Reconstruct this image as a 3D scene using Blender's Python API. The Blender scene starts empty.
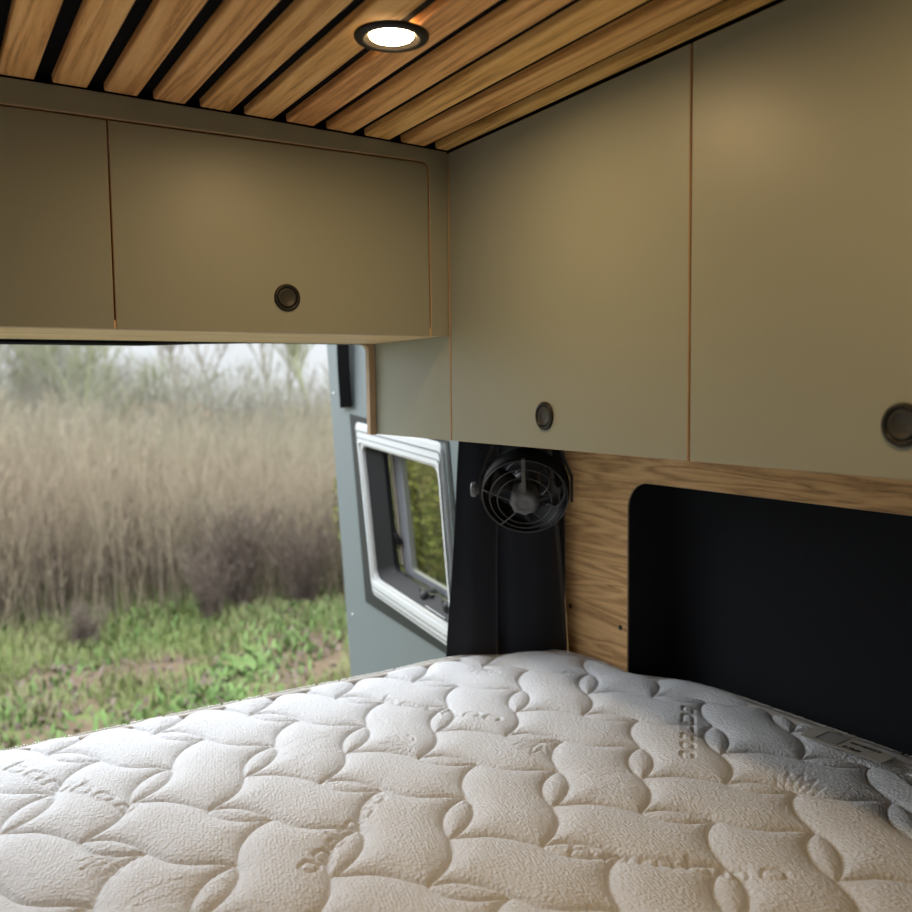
import bpy, bmesh, math, random
import numpy as np
from mathutils import Vector, Matrix
from mathutils.kdtree import KDTree
R = random.Random(7)
rng = np.random.default_rng(3)
SC = bpy.context.scene
COL = SC.collection
PI = math.pi

# ------------------------------------------------------------------ camera frame
FOC, YAW, PITCH, ROLL = 890.34, 0.542062, -0.0770693, -0.0124249
def cam_axes():
    f = Vector((math.sin(YAW)*math.cos(PITCH), math.cos(YAW)*math.cos(PITCH), math.sin(PITCH)))
    r0 = Vector((math.cos(YAW), -math.sin(YAW), 0)); u0 = r0.cross(f)
    r = r0*math.cos(ROLL)+u0*math.sin(ROLL); u = -r0*math.sin(ROLL)+u0*math.cos(ROLL)
    return r, u, f
def at(px, py, ax, v):
    """a measured point of the photograph carried onto the plane axis=v"""
    r, u, f = cam_axes()
    d = r*((px-456)/FOC) - u*((py-456)/FOC) + f
    return d*(v/d[ax])

# ------------------------------------------------------------------ materials
def new_mat(name):
    m = bpy.data.materials.new(name); m.use_nodes = True
    nt = m.node_tree
    b = nt.nodes['Principled BSDF']
    return m, nt, b
def N(nt, t, **k):
    n = nt.nodes.new(t)
    for a, v in k.items(): setattr(n, a, v)
    return n
def plain(name, col, rough=.5, metal=0, spec=.5, bump=None, sheen=0, var=0):
    m, nt, b = new_mat(name)
    b.inputs['Base Color'].default_value = (*col, 1)
    b.inputs['Roughness'].default_value = rough
    b.inputs['Metallic'].default_value = metal
    b.inputs['Specular IOR Level'].default_value = spec
    if sheen:
        b.inputs['Sheen Weight'].default_value = sheen
        b.inputs['Sheen Roughness'].default_value = .5
    tc = N(nt, 'ShaderNodeTexCoord')
    if bump:
        sc, dist = bump
        no = N(nt, 'ShaderNodeTexNoise'); no.inputs['Scale'].default_value = sc; no.inputs['Detail'].default_value = 3
        nt.links.new(tc.outputs['Object'], no.inputs['Vector'])
        bp = N(nt, 'ShaderNodeBump'); bp.inputs['Strength'].default_value = .6; bp.inputs['Distance'].default_value = dist
        nt.links.new(no.outputs['Fac'], bp.inputs['Height']); nt.links.new(bp.outputs['Normal'], b.inputs['Normal'])
    if var:
        no = N(nt, 'ShaderNodeTexNoise'); no.inputs['Scale'].default_value = 14; no.inputs['Detail'].default_value = 4
        nt.links.new(tc.outputs['Object'], no.inputs['Vector'])
        cr = N(nt, 'ShaderNodeValToRGB')
        cr.color_ramp.elements[0].color = (*[c*(1-var) for c in col], 1); cr.color_ramp.elements[1].color = (*[min(1, c*(1+var)) for c in col], 1)
        cr.color_ramp.elements[0].position = .3; cr.color_ramp.elements[1].position = .7
        nt.links.new(no.outputs['Fac'], cr.inputs['Fac']); nt.links.new(cr.outputs['Color'], b.inputs['Base Color'])
    return m
def wood(name, dark, mid, light, grain=(1, 1, 1), figure=0.0, rough=.45, scale=1.0, island=0.0, bump=.0003):
    """grain: object-space scale vector, small along the grain"""
    m, nt, b = new_mat(name)
    tc = N(nt, 'ShaderNodeTexCoord'); mp = N(nt, 'ShaderNodeMapping')
    mp.inputs['Scale'].default_value = grain
    nt.links.new(tc.outputs['Object'], mp.inputs['Vector'])
    geo = N(nt, 'ShaderNodeNewGeometry'); oi = N(nt, 'ShaderNodeObjectInfo')
    off = N(nt, 'ShaderNodeVectorMath', operation='MULTIPLY_ADD')
    cmb = N(nt, 'ShaderNodeCombineXYZ')
    rr = N(nt, 'ShaderNodeMath', operation='MULTIPLY'); rr.inputs[1].default_value = 37 if island else 0
    nt.links.new(oi.outputs['Random'], rr.inputs[0])
    for i in range(3): nt.links.new(rr.outputs[0], cmb.inputs[i])
    add = N(nt, 'ShaderNodeVectorMath', operation='ADD')
    nt.links.new(mp.outputs['Vector'], add.inputs[0]); nt.links.new(cmb.outputs[0], add.inputs[1])
    vec = add.outputs[0]
    fig = N(nt, 'ShaderNodeTexNoise'); fig.inputs['Scale'].default_value = 1.1*scale; fig.inputs['Detail'].default_value = 2; fig.inputs['Distortion'].default_value = .6
    nt.links.new(vec, fig.inputs['Vector'])
    mul = N(nt, 'ShaderNodeMath', operation='MULTIPLY'); mul.inputs[1].default_value = 9 + 14*figure
    nt.links.new(fig.outputs['Fac'], mul.inputs[0])
    sn = N(nt, 'ShaderNodeMath', operation='PINGPONG'); sn.inputs[1].default_value = 1
    nt.links.new(mul.outputs[0], sn.inputs[0])
    fine = N(nt, 'ShaderNodeTexNoise'); fine.inputs['Scale'].default_value = 9*scale; fine.inputs['Detail'].default_value = 6; fine.inputs['Roughness'].default_value = .65
    nt.links.new(vec, fine.inputs['Vector'])
    pores = N(nt, 'ShaderNodeTexNoise'); pores.inputs['Scale'].default_value = 42*scale; pores.inputs['Detail'].default_value = 3
    nt.links.new(vec, pores.inputs['Vector'])
    mx = N(nt, 'ShaderNodeMix'); mx.data_type = 'FLOAT'; mx.inputs[0].default_value = .62
    nt.links.new(sn.outputs[0], mx.inputs[2]); nt.links.new(fine.outputs['Fac'], mx.inputs[3])
    mx2 = N(nt, 'ShaderNodeMix'); mx2.data_type = 'FLOAT'; mx2.inputs[0].default_value = .22
    nt.links.new(mx.outputs[0], mx2.inputs[2]); nt.links.new(pores.outputs['Fac'], mx2.inputs[3])
    cr = N(nt, 'ShaderNodeValToRGB'); e = cr.color_ramp.elements
    e[0].position = .26; e[0].color = (*dark, 1); e[1].position = .78; e[1].color = (*light, 1)
    k = e.new(.5); k.color = (*mid, 1)
    nt.links.new(mx2.outputs[0], cr.inputs['Fac'])
    out = cr.outputs['Color']
    if island:
        hsv = N(nt, 'ShaderNodeHueSaturation')
        mr = N(nt, 'ShaderNodeMapRange'); mr.inputs['To Min'].default_value = 1-island; mr.inputs['To Max'].default_value = 1+island
        nt.links.new(oi.outputs['Random'], mr.inputs['Value']); nt.links.new(mr.outputs[0], hsv.inputs['Value'])
        mr2 = N(nt, 'ShaderNodeMapRange'); mr2.inputs['To Min'].default_value = .488; mr2.inputs['To Max'].default_value = .508
        fr = N(nt, 'ShaderNodeMath', operation='FRACT'); m7 = N(nt, 'ShaderNodeMath', operation='MULTIPLY'); m7.inputs[1].default_value = 7.3
        nt.links.new(oi.outputs['Random'], m7.inputs[0]); nt.links.new(m7.outputs[0], fr.inputs[0]); nt.links.new(fr.outputs[0], mr2.inputs['Value'])
        nt.links.new(mr2.outputs[0], hsv.inputs['Hue'])
        nt.links.new(out, hsv.inputs['Color']); out = hsv.outputs['Color']
    nt.links.new(out, b.inputs['Base Color'])
    b.inputs['Roughness'].default_value = rough; b.inputs['Specular IOR Level'].default_value = .35
    bp = N(nt, 'ShaderNodeBump'); bp.inputs['Strength'].default_value = .5; bp.inputs['Distance'].default_value = bump
    nt.links.new(mx2.outputs[0], bp.inputs['Height']); nt.links.new(bp.outputs['Normal'], b.inputs['Normal'])
    return m

M = {}
M['laminate'] = plain('sage_grey_laminate', (.285, .302, .250), .42, spec=.42, bump=(900, .00006))
M['ply'] = plain('plywood_edge', (.46, .335, .215), .6, var=.12)
M['slat'] = wood('oak_slat', (.40, .19, .055), (.80, .455, .15), (.93, .62, .26), (16, .8, 16), figure=0, rough=.62, scale=1.9, island=.13)
M['oak'] = wood('oak_panel', (.26, .135, .05), (.56, .335, .145), (.72, .465, .225), (1, 1.4, 17), figure=.25, rough=.5, scale=1.25)
M['underside'] = wood('oak_board', (.52, .36, .18), (.72, .53, .30), (.82, .64, .40), (1.2, 12, 12), figure=.2, rough=.5, scale=1.2)
M['black'] = plain('black_felt', (.006, .006, .007), .95, spec=.08, bump=(700, .0004))
M['felt'] = plain('charcoal_felt_lining', (.012, .014, .018), .95, spec=.1, bump=(600, .0005), sheen=.15)
M['curtain'] = plain('black_curtain_cloth', (.016, .018, .024), .9, spec=.1, bump=(900, .0003), sheen=.3)
M['rubber'] = plain('black_rubber', (.012, .012, .012), .6, spec=.3)
M['plastic'] = plain('black_plastic', (.010, .010, .011), .48, spec=.4)
M['knob'] = plain('dark_bronze_knob', (.010, .0085, .007), .45, spec=.35)
M['knob_button'] = plain('dark_knob_button', (.030, .030, .028), .5, spec=.4)
M['wire'] = plain('dark_grey_wire', (.10, .10, .105), .35, metal=.6)
M['hub'] = plain('grey_hub_plastic', (.11, .112, .118), .5)
M['chrome'] = plain('grey_metal', (.45, .46, .48), .3, metal=.9)
M['door'] = plain('blue_grey_door_panel', (.165, .195, .20), .5, spec=.4, bump=(500, .0002))
M['door_skin'] = plain('dark_grey_paint', (.09, .10, .11), .35)
M['white'] = plain('white_window_frame', (.62, .64, .645), .42, spec=.5)
M['offwhite'] = plain('off_white_plastic', (.55, .55, .54), .5)
M['trim'] = plain('dark_grey_trim', (.030, .034, .033), .6, spec=.3)
M['grey_rail'] = plain('grey_window_rail', (.16, .165, .18), .45)
M['beige'] = plain('beige_blind_rail', (.50, .44, .34), .5)
M['roof'] = plain('van_roof_skin', (.06, .06, .06), .8)
M['floor'] = wood('floor_boards', (.10, .07, .05), (.2, .14, .09), (.28, .2, .13), (9, 1, 9), rough=.5)
M['wallin'] = wood('oak_wall', (.30, .18, .08), (.45, .29, .14), (.55, .38, .2), (9, 1.2, 9), rough=.5)

def mattress_mat():
    m, nt, b = new_mat('white_knitted_ticking')
    b.inputs['Roughness'].default_value = .9; b.inputs['Specular IOR Level'].default_value = .2
    b.inputs['Sheen Weight'].default_value = .15
    tc = N(nt, 'ShaderNodeTexCoord')
    mp = N(nt, 'ShaderNodeMapping'); mp.inputs['Scale'].default_value = (1, .8, .3); mp.inputs['Rotation'].default_value = (0, 0, .35)
    nt.links.new(tc.outputs['Object'], mp.inputs['Vector'])
    vo = N(nt, 'ShaderNodeTexVoronoi'); vo.inputs['Scale'].default_value = 215; vo.inputs['Randomness'].default_value = .6; vo.feature = 'SMOOTH_F1'; vo.inputs['Smoothness'].default_value = .35
    nt.links.new(mp.outputs['Vector'], vo.inputs['Vector'])
    no = N(nt, 'ShaderNodeTexNoise'); no.inputs['Scale'].default_value = 320; no.inputs['Detail'].default_value = 2
    nt.links.new(tc.outputs['Object'], no.inputs['Vector'])
    ml = N(nt, 'ShaderNodeMath', operation='MULTIPLY_ADD'); ml.inputs[1].default_value = -1.1
    n3 = N(nt, 'ShaderNodeMath', operation='MULTIPLY'); n3.inputs[1].default_value = .25; nt.links.new(no.outputs['Fac'], n3.inputs[0])
    nt.links.new(vo.outputs['Distance'], ml.inputs[0]); nt.links.new(n3.outputs[0], ml.inputs[2])
    bp = N(nt, 'ShaderNodeBump'); bp.inputs['Strength'].default_value = .9; bp.inputs['Distance'].default_value = .0019
    nt.links.new(ml.outputs[0], bp.inputs['Height']); nt.links.new(bp.outputs['Normal'], b.inputs['Normal'])
    b.inputs['Base Color'].default_value = (.61, .63, .655, 1)
    return m
M['ticking'] = mattress_mat()
M['tape'] = plain('grey_beige_edging_tape', (.40, .375, .345), .9, bump=(500, .0004))
M['stitch'] = plain('white_overlock_thread', (.80, .79, .77), .9)
M['label'] = plain('taupe_woven_label', (.42, .40, .34), .85, bump=(900, .0002))
M['ink'] = plain('dark_label_print', (.03, .025, .03), .8)
M['ink_blue'] = plain('blue_grey_label_print', (.16, .18, .24), .8)

def emit(name, col, s):
    m, nt, b = new_mat(name)
    b.inputs['Base Color'].default_value = (.9, .85, .7, 1)
    b.inputs['Emission Color'].default_value = (*col, 1); b.inputs['Emission Strength'].default_value = s
    return m
LAMP = 185.0
M['lamp'] = emit('warm_lamp_diffuser', (1, .68, .34), LAMP)

def glass_mat():
    m = bpy.data.materials.new('tinted_acrylic'); m.use_nodes = True; nt = m.node_tree
    nt.nodes.remove(nt.nodes['Principled BSDF'])
    tr = N(nt, 'ShaderNodeBsdfTransparent'); tr.inputs['Color'].default_value = (.78, .78, .62, 1)
    gl = N(nt, 'ShaderNodeBsdfGlossy'); gl.inputs['Roughness'].default_value = .02; gl.inputs['Color'].default_value = (.8, .8, .8, 1)
    lw = N(nt, 'ShaderNodeLayerWeight'); lw.inputs['Blend'].default_value = .5
    pw = N(nt, 'ShaderNodeMath', operation='POWER'); pw.inputs[1].default_value = 5; nt.links.new(lw.outputs['Facing'], pw.inputs[0])
    fr = N(nt, 'ShaderNodeMath', operation='MULTIPLY_ADD'); fr.inputs[1].default_value = .8; fr.inputs[2].default_value = .03; nt.links.new(pw.outputs[0], fr.inputs[0])
    mx = N(nt, 'ShaderNodeMixShader')
    nt.links.new(fr.outputs[0], mx.inputs[0]); nt.links.new(tr.outputs[0], mx.inputs[1]); nt.links.new(gl.outputs[0], mx.inputs[2])
    nt.links.new(mx.outputs[0], nt.nodes['Material Output'].inputs['Surface'])
    return m
M['glass'] = glass_mat()

def veg_mat(name, cols, rough=.85, scale=3.0, k=.78):
    cols = [tuple(v*k for v in c) for c in cols]
    """colour picked per plant piece (mesh island)"""
    m, nt, b = new_mat(name)
    geo = N(nt, 'ShaderNodeNewGeometry')
    cr = N(nt, 'ShaderNodeValToRGB'); el = cr.color_ramp.elements
    while len(el) < len(cols): el.new(.5)
    for i, c in enumerate(cols):
        el[i].position = i/(len(cols)-1); el[i].color = (*c, 1)
    tc = N(nt, 'ShaderNodeTexCoord'); no = N(nt, 'ShaderNodeTexNoise'); no.inputs['Scale'].default_value = scale; no.inputs['Detail'].default_value = 2
    nt.links.new(tc.outputs['Object'], no.inputs['Vector'])
    mr = N(nt, 'ShaderNodeMapRange'); mr.inputs['From Min'].default_value = .3; mr.inputs['From Max'].default_value = .7
    nt.links.new(no.outputs['Fac'], mr.inputs['Value'])
    mx = N(nt, 'ShaderNodeMix'); mx.data_type = 'FLOAT'; mx.inputs[0].default_value = .5
    nt.links.new(geo.outputs['Random Per Island'], mx.inputs[2]); nt.links.new(mr.outputs[0], mx.inputs[3])
    nt.links.new(mx.outputs[0], cr.inputs['Fac']); nt.links.new(cr.outputs['Color'], b.inputs['Base Color'])
    b.inputs['Roughness'].default_value = rough; b.inputs['Specular IOR Level'].default_value = .15
    return m
M['weed'] = veg_mat(k=.54, name='dry_weed_stems', cols=[(.30, .24, .17), (.50, .40, .28), (.68, .55, .38), (.42, .36, .26), (.86, .72, .52)], scale=.5)
M['weed_far'] = veg_mat(k=.47, name='straw_weed_stems', cols=[(.54, .44, .32), (.68, .57, .42), (.74, .64, .48), (.58, .55, .34), (.78, .70, .54)], scale=.4)
M['bramble'] = veg_mat(k=.6, name='dark_bramble', cols=[(.16, .12, .10), (.24, .18, .15), (.32, .25, .20), (.20, .17, .10)], scale=.8)
M['grass'] = veg_mat(k=.60, name='field_grass', cols=[(.16, .21, .06), (.24, .30, .10), (.32, .37, .14), (.40, .39, .20), (.42, .36, .24)], scale=.9)
M['leafy'] = veg_mat(k=.54, name='broad_leaf_weeds', cols=[(.14, .23, .07), (.20, .32, .10), (.28, .42, .14), (.38, .50, .24)], scale=1.5)
M['bark'] = veg_mat('bare_tree_bark', [(.34, .30, .26), (.43, .39, .33), (.48, .44, .38)], scale=1)  # tones lightened in place of distance haze
M['bark_green'] = veg_mat(k=.50, name='mossy_twigs', cols=[(.50, .52, .32), (.60, .61, .38), (.68, .68, .46)], scale=1)
M['hedge'] = veg_mat(k=.52, name='scrub_twigs', cols=[(.46, .42, .36), (.58, .53, .44), (.62, .60, .44), (.50, .50, .36)], scale=.5)  # haze put into the colours by lightening, scaled back by k
M['brick'] = plain('red_brick', (.30, .16, .11), .9, var=.2)
M['tile'] = plain('orange_red_tiles', (.55, .20, .12), .85, var=.2)
M['window_dark'] = plain('dark_window_glass', (.04, .05, .06), .15)
def ground_mat():
    m, nt, b = new_mat('grassy_ground')
    tc = N(nt, 'ShaderNodeTexCoord'); no = N(nt, 'ShaderNodeTexNoise'); no.inputs['Scale'].default_value = 1.1; no.inputs['Detail'].default_value = 8; no.inputs['Roughness'].default_value = .65
    nt.links.new(tc.outputs['Object'], no.inputs['Vector'])
    cr = N(nt, 'ShaderNodeValToRGB'); e = cr.color_ramp.elements
    e[0].position = .36; e[0].color = (.075, .050, .035, 1); e[1].position = .7; e[1].color = (.13, .17, .06, 1)
    k = e.new(.47); k.color = (.13, .095, .06, 1); k = e.new(.56); k.color = (.11, .14, .045, 1)
    nt.links.new(no.outputs['Fac'], cr.inputs['Fac']); nt.links.new(cr.outputs['Color'], b.inputs['Base Color'])
    b.inputs['Roughness'].default_value = .95; b.inputs['Specular IOR Level'].default_value = .1
    return m
M['ground'] = ground_mat()

# ------------------------------------------------------------------ building helpers
BASE = {}
class MB:
    def __init__(s): s.v = []; s.f = []; s.mi = []; s.sm = []
    def face(s, idx, mi=0, sm=False): s.f.append(idx); s.mi.append(mi); s.sm.append(sm)
    def box(s, x0, x1, y0, y1, z0, z1, mi=0, faces=None):
        b = len(s.v)
        s.v += [(x0,y0,z0),(x1,y0,z0),(x1,y1,z0),(x0,y1,z0),(x0,y0,z1),(x1,y0,z1),(x1,y1,z1),(x0,y1,z1)]
        for k, q in enumerate([(0,3,2,1),(4,5,6,7),(0,1,5,4),(1,2,6,5),(2,3,7,6),(3,0,4,7)]):
            s.face([b+i for i in q], faces[k] if faces else mi)
        return s
    def quadbox(s, front, off, mi=0):
        """front: 4 points; off: vector for depth"""
        b = len(s.v); off = Vector(off)
        s.v += [tuple(p) for p in front] + [tuple(Vector(p)+off) for p in front]
        for q in [(0,1,2,3),(7,6,5,4),(0,4,5,1),(1,5,6,2),(2,6,7,3),(3,7,4,0)]: s.face([b+i for i in q], mi)
        return s
    def tube(s, pts, r, n=8, mi=0, closed=False, cap=True, sm=True):
        pts = [Vector(p) for p in pts]; L = len(pts)
        rs = r if isinstance(r, (list, tuple)) else [r]*L
        b = len(s.v); ref = None
        for i, p in enumerate(pts):
            a = pts[(i-1) % L] if (closed or i > 0) else p; c = pts[(i+1) % L] if (closed or i < L-1) else p
            t = (c-a)
            if t.length < 1e-9: t = Vector((0, 0, 1))
            t.normalize()
            if ref is None:
                ref = Vector((0, 0, 1)) if abs(t.z) < .9 else Vector((1, 0, 0))
            x = t.cross(ref)
            if x.length < 1e-6: x = t.orthogonal()
            x.normalize(); y = t.cross(x).normalized(); ref = x.cross(t) if False else -y if (-y).dot(ref) > 0 else y
            for k in range(n):
                a_ = 2*PI*k/n
                s.v.append(tuple(p + (x*math.cos(a_)+ref*math.sin(a_))*rs[i]))
        for i in range(L if closed else L-1):
            j = (i+1) % L
            for k in range(n):
                k2 = (k+1) % n
                s.face([b+i*n+k, b+i*n+k2, b+j*n+k2, b+j*n+k], mi, sm)
        if cap and not closed:
            s.face([b+k for k in range(n)][::-1], mi); s.face([b+(L-1)*n+k for k in range(n)], mi)
        return s
    def lathe(s, prof, org, axis, n=40, mi=0, sm=True, mis=None):
        """prof: (radius, height along axis)"""
        axis = Vector(axis).normalized(); x = axis.orthogonal().normalized(); y = axis.cross(x); org = Vector(org)
        b = len(s.v); L = len(prof)
        for r, h in prof:
            for k in range(n):
                a = 2*PI*k/n; s.v.append(tuple(org+axis*h+(x*math.cos(a)+y*math.sin(a))*max(r, 1e-5)))
        for i in range(L-1):
            for k in range(n):
                k2 = (k+1) % n
                s.face([b+i*n+k, b+i*n+k2, b+(i+1)*n+k2, b+(i+1)*n+k], mis[i] if mis else mi, sm)
        return s
    def prism(s, o2, conv, t0, t1, ch=.0009, mi=0, me=1):
        """o2: outline (a,b); conv(a,b,t)->xyz; t0 = front depth, t1 = back; chamfered front rim in slot me"""
        n = len(o2); A = [Vector(p) for p in o2]
        area = sum(A[i].x*A[(i+1) % n].y-A[(i+1) % n].x*A[i].y for i in range(n))
        if area < 0: A = A[::-1]
        ins = []
        for i in range(n):
            p, q, r_ = A[i-1], A[i], A[(i+1) % n]
            d1 = (q-p).normalized(); d2 = (r_-q).normalized()
            n1 = Vector((-d1.y, d1.x)); n2 = Vector((-d2.y, d2.x)); m = n1+n2
            if m.length < 1e-6: m = n1
            m = m/max(.3, m.length**2/2)
            ins.append(q+m*ch)
        sg = 1 if t1 > t0 else -1
        b = len(s.v)
        s.v += [tuple(conv(p.x, p.y, t0)) for p in ins]
        s.v += [tuple(conv(p.x, p.y, t0+sg*ch)) for p in A]
        s.v += [tuple(conv(p.x, p.y, t1)) for p in A]
        s.face([b+i for i in range(n)], mi)
        for i in range(n):
            j = (i+1) % n
            s.face([b+i, b+j, b+n+j, b+n+i], me); s.face([b+n+i, b+n+j, b+2*n+j, b+2*n+i], me)
        s.face([b+2*n+i for i in range(n)][::-1], mi)
        return s
    def build(s, name, mats, parent=None, base=None, recalc=True, bevel=0):
        me = bpy.data.meshes.new(name)
        if parent is not None: base = BASE[parent.name]
        elif base is None:
            A = np.array(s.v); base = Vector(((A[:, 0].min()+A[:, 0].max())/2, (A[:, 1].min()+A[:, 1].max())/2, A[:, 2].min()))
        base = Vector(base)
        me.from_pydata([(x-base.x, y-base.y, z-base.z) for x, y, z in s.v], [], s.f)
        if not isinstance(mats, (list, tuple)): mats = [mats]
        for m in mats: me.materials.append(M[m] if isinstance(m, str) else m)
        me.polygons.foreach_set('material_index', s.mi); me.polygons.foreach_set('use_smooth', s.sm)
        if recalc:
            bm = bmesh.new(); bm.from_mesh(me); bmesh.ops.recalc_face_normals(bm, faces=bm.faces); bm.to_mesh(me); bm.free()
        me.update()
        o = bpy.data.objects.new(name, me); COL.objects.link(o)
        if parent is None: o.location = base
        else: o.parent = parent
        BASE[o.name] = base
        if bevel:
            md = o.modifiers.new('bevel', 'BEVEL'); md.width = bevel; md.segments = 2; md.limit_method = 'ANGLE'
        return o
def empty(name, loc):
    o = bpy.data.objects.new(name, None); COL.objects.link(o); o.location = loc; o.empty_display_size = .05
    BASE[o.name] = Vector(loc); return o
def tag(o, label=None, cat=None, group=None, kind=None):
    if label: o['label'] = label
    if cat: o['category'] = cat
    if group: o['group'] = group
    if kind: o['kind'] = kind
    return o
def st(o, label, cat=None):
    return tag(o, label, cat, None, 'structure')
def rrect(a0, a1, b0, b1, r=(0, 0, 0, 0), n=8):
    """corners order: (a0,b0),(a1,b0),(a1,b1),(a0,b1)"""
    out = []
    for (cx, cy, sx, sy, a_s), rr in zip([(a0, b0, 1, 1, PI), (a1, b0, -1, 1, 1.5*PI), (a1, b1, -1, -1, 0), (a0, b1, 1, -1, .5*PI)], r):
        if rr <= 0: out.append((cx, cy)); continue
        ox, oy = cx+sx*rr, cy+sy*rr
        for k in range(n+1):
            a = a_s+.5*PI*k/n; out.append((ox+rr*math.cos(a), oy+rr*math.sin(a)))
    return out

# ------------------------------------------------------------------ measures (metres; the camera stands at the origin)
XS, YR, YB = .80, 1.345, 1.6555        # side cabinet face, rear cabinet face, back of rear cabinet
ZB_S, ZB_R = -.0935, .0885             # undersides of side and rear cabinets
XP, XN = 1.268, 1.402                  # oak wall panel, back of niche
ZM = -.600                             # top of mattress
GZ = -2.2                              # ground outside
def zc(x): return .4175-.0227*x*x      # underside of the slats (roof is slightly arched)

# ------------------------------------------------------------------ ceiling
ceil = MB()
xs = np.linspace(-1.3, 1.45, 23)
for y0, y1 in ((-2.6, 1.72),):
    b = len(ceil.v)
    for x in xs:
        for z in (zc(min(x, 1.0))+.013, zc(min(x, 1.0))+.045):
            for y in (y0, y1): ceil.v.append((x, y, z))
    for i in range(len(xs)-1):
        p = b+4*i; q = p+4
        ceil.face([p, q, q+1, p+1]); ceil.face([p+2, p+3, q+3, q+2]); ceil.face([p, p+2, q+2, q]); ceil.face([p+1, q+1, q+3, p+3])
    ceil.face([b, b+1, b+3, b+2]); e = b+4*(len(xs)-1); ceil.face([e, e+2, e+3, e+1])
ceiling = ceil.build('ceiling', 'black', base=(0, 0, .43))
st(ceiling, 'slatted oak ceiling on a black backing above the bed')
for k in range(-16, 10):
    x0 = .1775+.0665*k; x1 = min(x0+.0445, .7985)
    s = MB(); c = .0035; b = len(s.v)
    za, zb_ = zc(x0), zc(x1)
    prof = [(x0, za+.0125), (x0, za+c), (x0+c*.3, za+c*.3), (x0+c, za), (x1-c, zb_), (x1-c*.3, zb_+c*.3), (x1, zb_+c), (x1, zb_+.0125)]
    ys = [(-2.5, 0), (YR-.0085, 0), (YR-.004, .0012), (YR-.0012, .0035)]
    for y, dz in ys:
        for x, z in prof:
            zz = max(z, (za if x < (x0+x1)/2 else zb_)+dz)
            s.v.append((x, y, zz))
    n = len(prof)
    for j in range(len(ys)-1):
        for i in range(n):
            i2 = (i+1) % n
            s.face([b+j*n+i, b+j*n+i2, b+(j+1)*n+i2, b+(j+1)*n+i], 0, False)
    s.face([b+i for i in range(n)]); s.face([b+(len(ys)-1)*n+i for i in range(n)][::-1])
    s.build('slat', 'slat', ceiling)

# ------------------------------------------------------------------ downlights
def downlight(x, y, label):
    z = zc(x)-.0004
    t = empty('downlight', (x, y, z-.007))
    MB().lathe([(.044, 0), (.044, -.0025), (.0425, -.0045), (.040, -.0055), (.0345, -.0058), (.031, -.0045), (.0285, -.0018), (.0001, -.0006)], (x, y, z), (0, 0, 1), 56).build('bezel', 'knob', t)
    MB().lathe([(.0001, -.0030), (.015, -.0030), (.0245, -.0026), (.0262, -.0012)], (x, y, z), (0, 0, 1), 40).build('diffuser', 'lamp', t)
    tag(t, label, 'downlight', 'recessed ceiling downlights')
    return t
downlight(.496, .958, 'lit warm white round downlight in the slatted ceiling near the rear cabinets')
downlight(.496, .30, 'lit downlight in the slatted ceiling nearer the camera, above the side cabinets')

# ------------------------------------------------------------------ cabinets
def knob(door, pos, axis):
    k = MB().lathe([(.0212, 0), (.0212, .0022), (.0200, .0036), (.0180, .0040), (.0162, .0032), (.0152, .0010), (.0150, .0006)], pos, axis, 48).build('knob', 'knob', door)
    MB().lathe([(.0148, .0006), (.0146, .0022), (.0136, .0030), (.0118, .0028), (.0108, .0020), (.004, .0016), (.0001, .0016)], pos, axis, 40).build('knob_button', 'knob_button', k)
    return k
fy = lambda a, b, t: (a, t, b)        # rear faces: a=x, b=z, t=y
fx = lambda a, b, t: (t, a, b)        # side faces: a=y, b=z, t=x
t = empty('rear_overhead_cabinet', (0, YB, ZB_R))
tag(t, 'sage grey overhead cabinet across the rear, above the open rear doorway', 'cabinet')
# face frame: strip above the doors and strip right of them (inner corner rounded)
r = .0145; fr = [(-.86, .43), (-.86, .3815), (.7635-r, .3815)]
for k in range(9):
    a = PI/2*(1-k/8); fr.append((.7635-r+r*math.cos(a), .3815-r+r*math.sin(a)))
fr += [(.7635, ZB_R), (XS-.0008, ZB_R), (XS-.0008, .4028), (.7, zc(.7)+.0), (.45, zc(.45)), (.2, zc(.2)), (-.1, zc(-.1)), (-.86, zc(.8))]
fr = fr[1:]
MB().prism(fr, fy, YR, YR+.016).build('face_frame', ['laminate', 'ply'], t)
b = MB()
b.box(-.86, XS-.002, YR+.002, YB, ZB_R+.001, ZB_R+.013)
b.box(-.86, XS-.002, YB-.01, YB, ZB_R+.013, .40); b.box(-.86, -.85, YR+.017, YB-.01, ZB_R+.013, .40)
b.box(XS-.014, XS-.002, YR+.017, YB-.01, ZB_R+.013, .40)
b.build('body', 'underside', t)
for (x0, x1, kx, rr) in ((.2478, .7610, .5042, (0, 0, .0125, 0)), (-.268, .2453, None, (0, 0, 0, 0)), (-.848, -.2705, None, (0, 0, 0, 0))):
    d = MB().prism(rrect(x0, x1, ZB_R, .3790, rr), fy, YR, YR+.016).build('door', ['laminate', 'ply'], t)
    knob(d, ((x0+x1)/2 if kx is None else kx, YR, .1432), (0, -1, 0))

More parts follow.
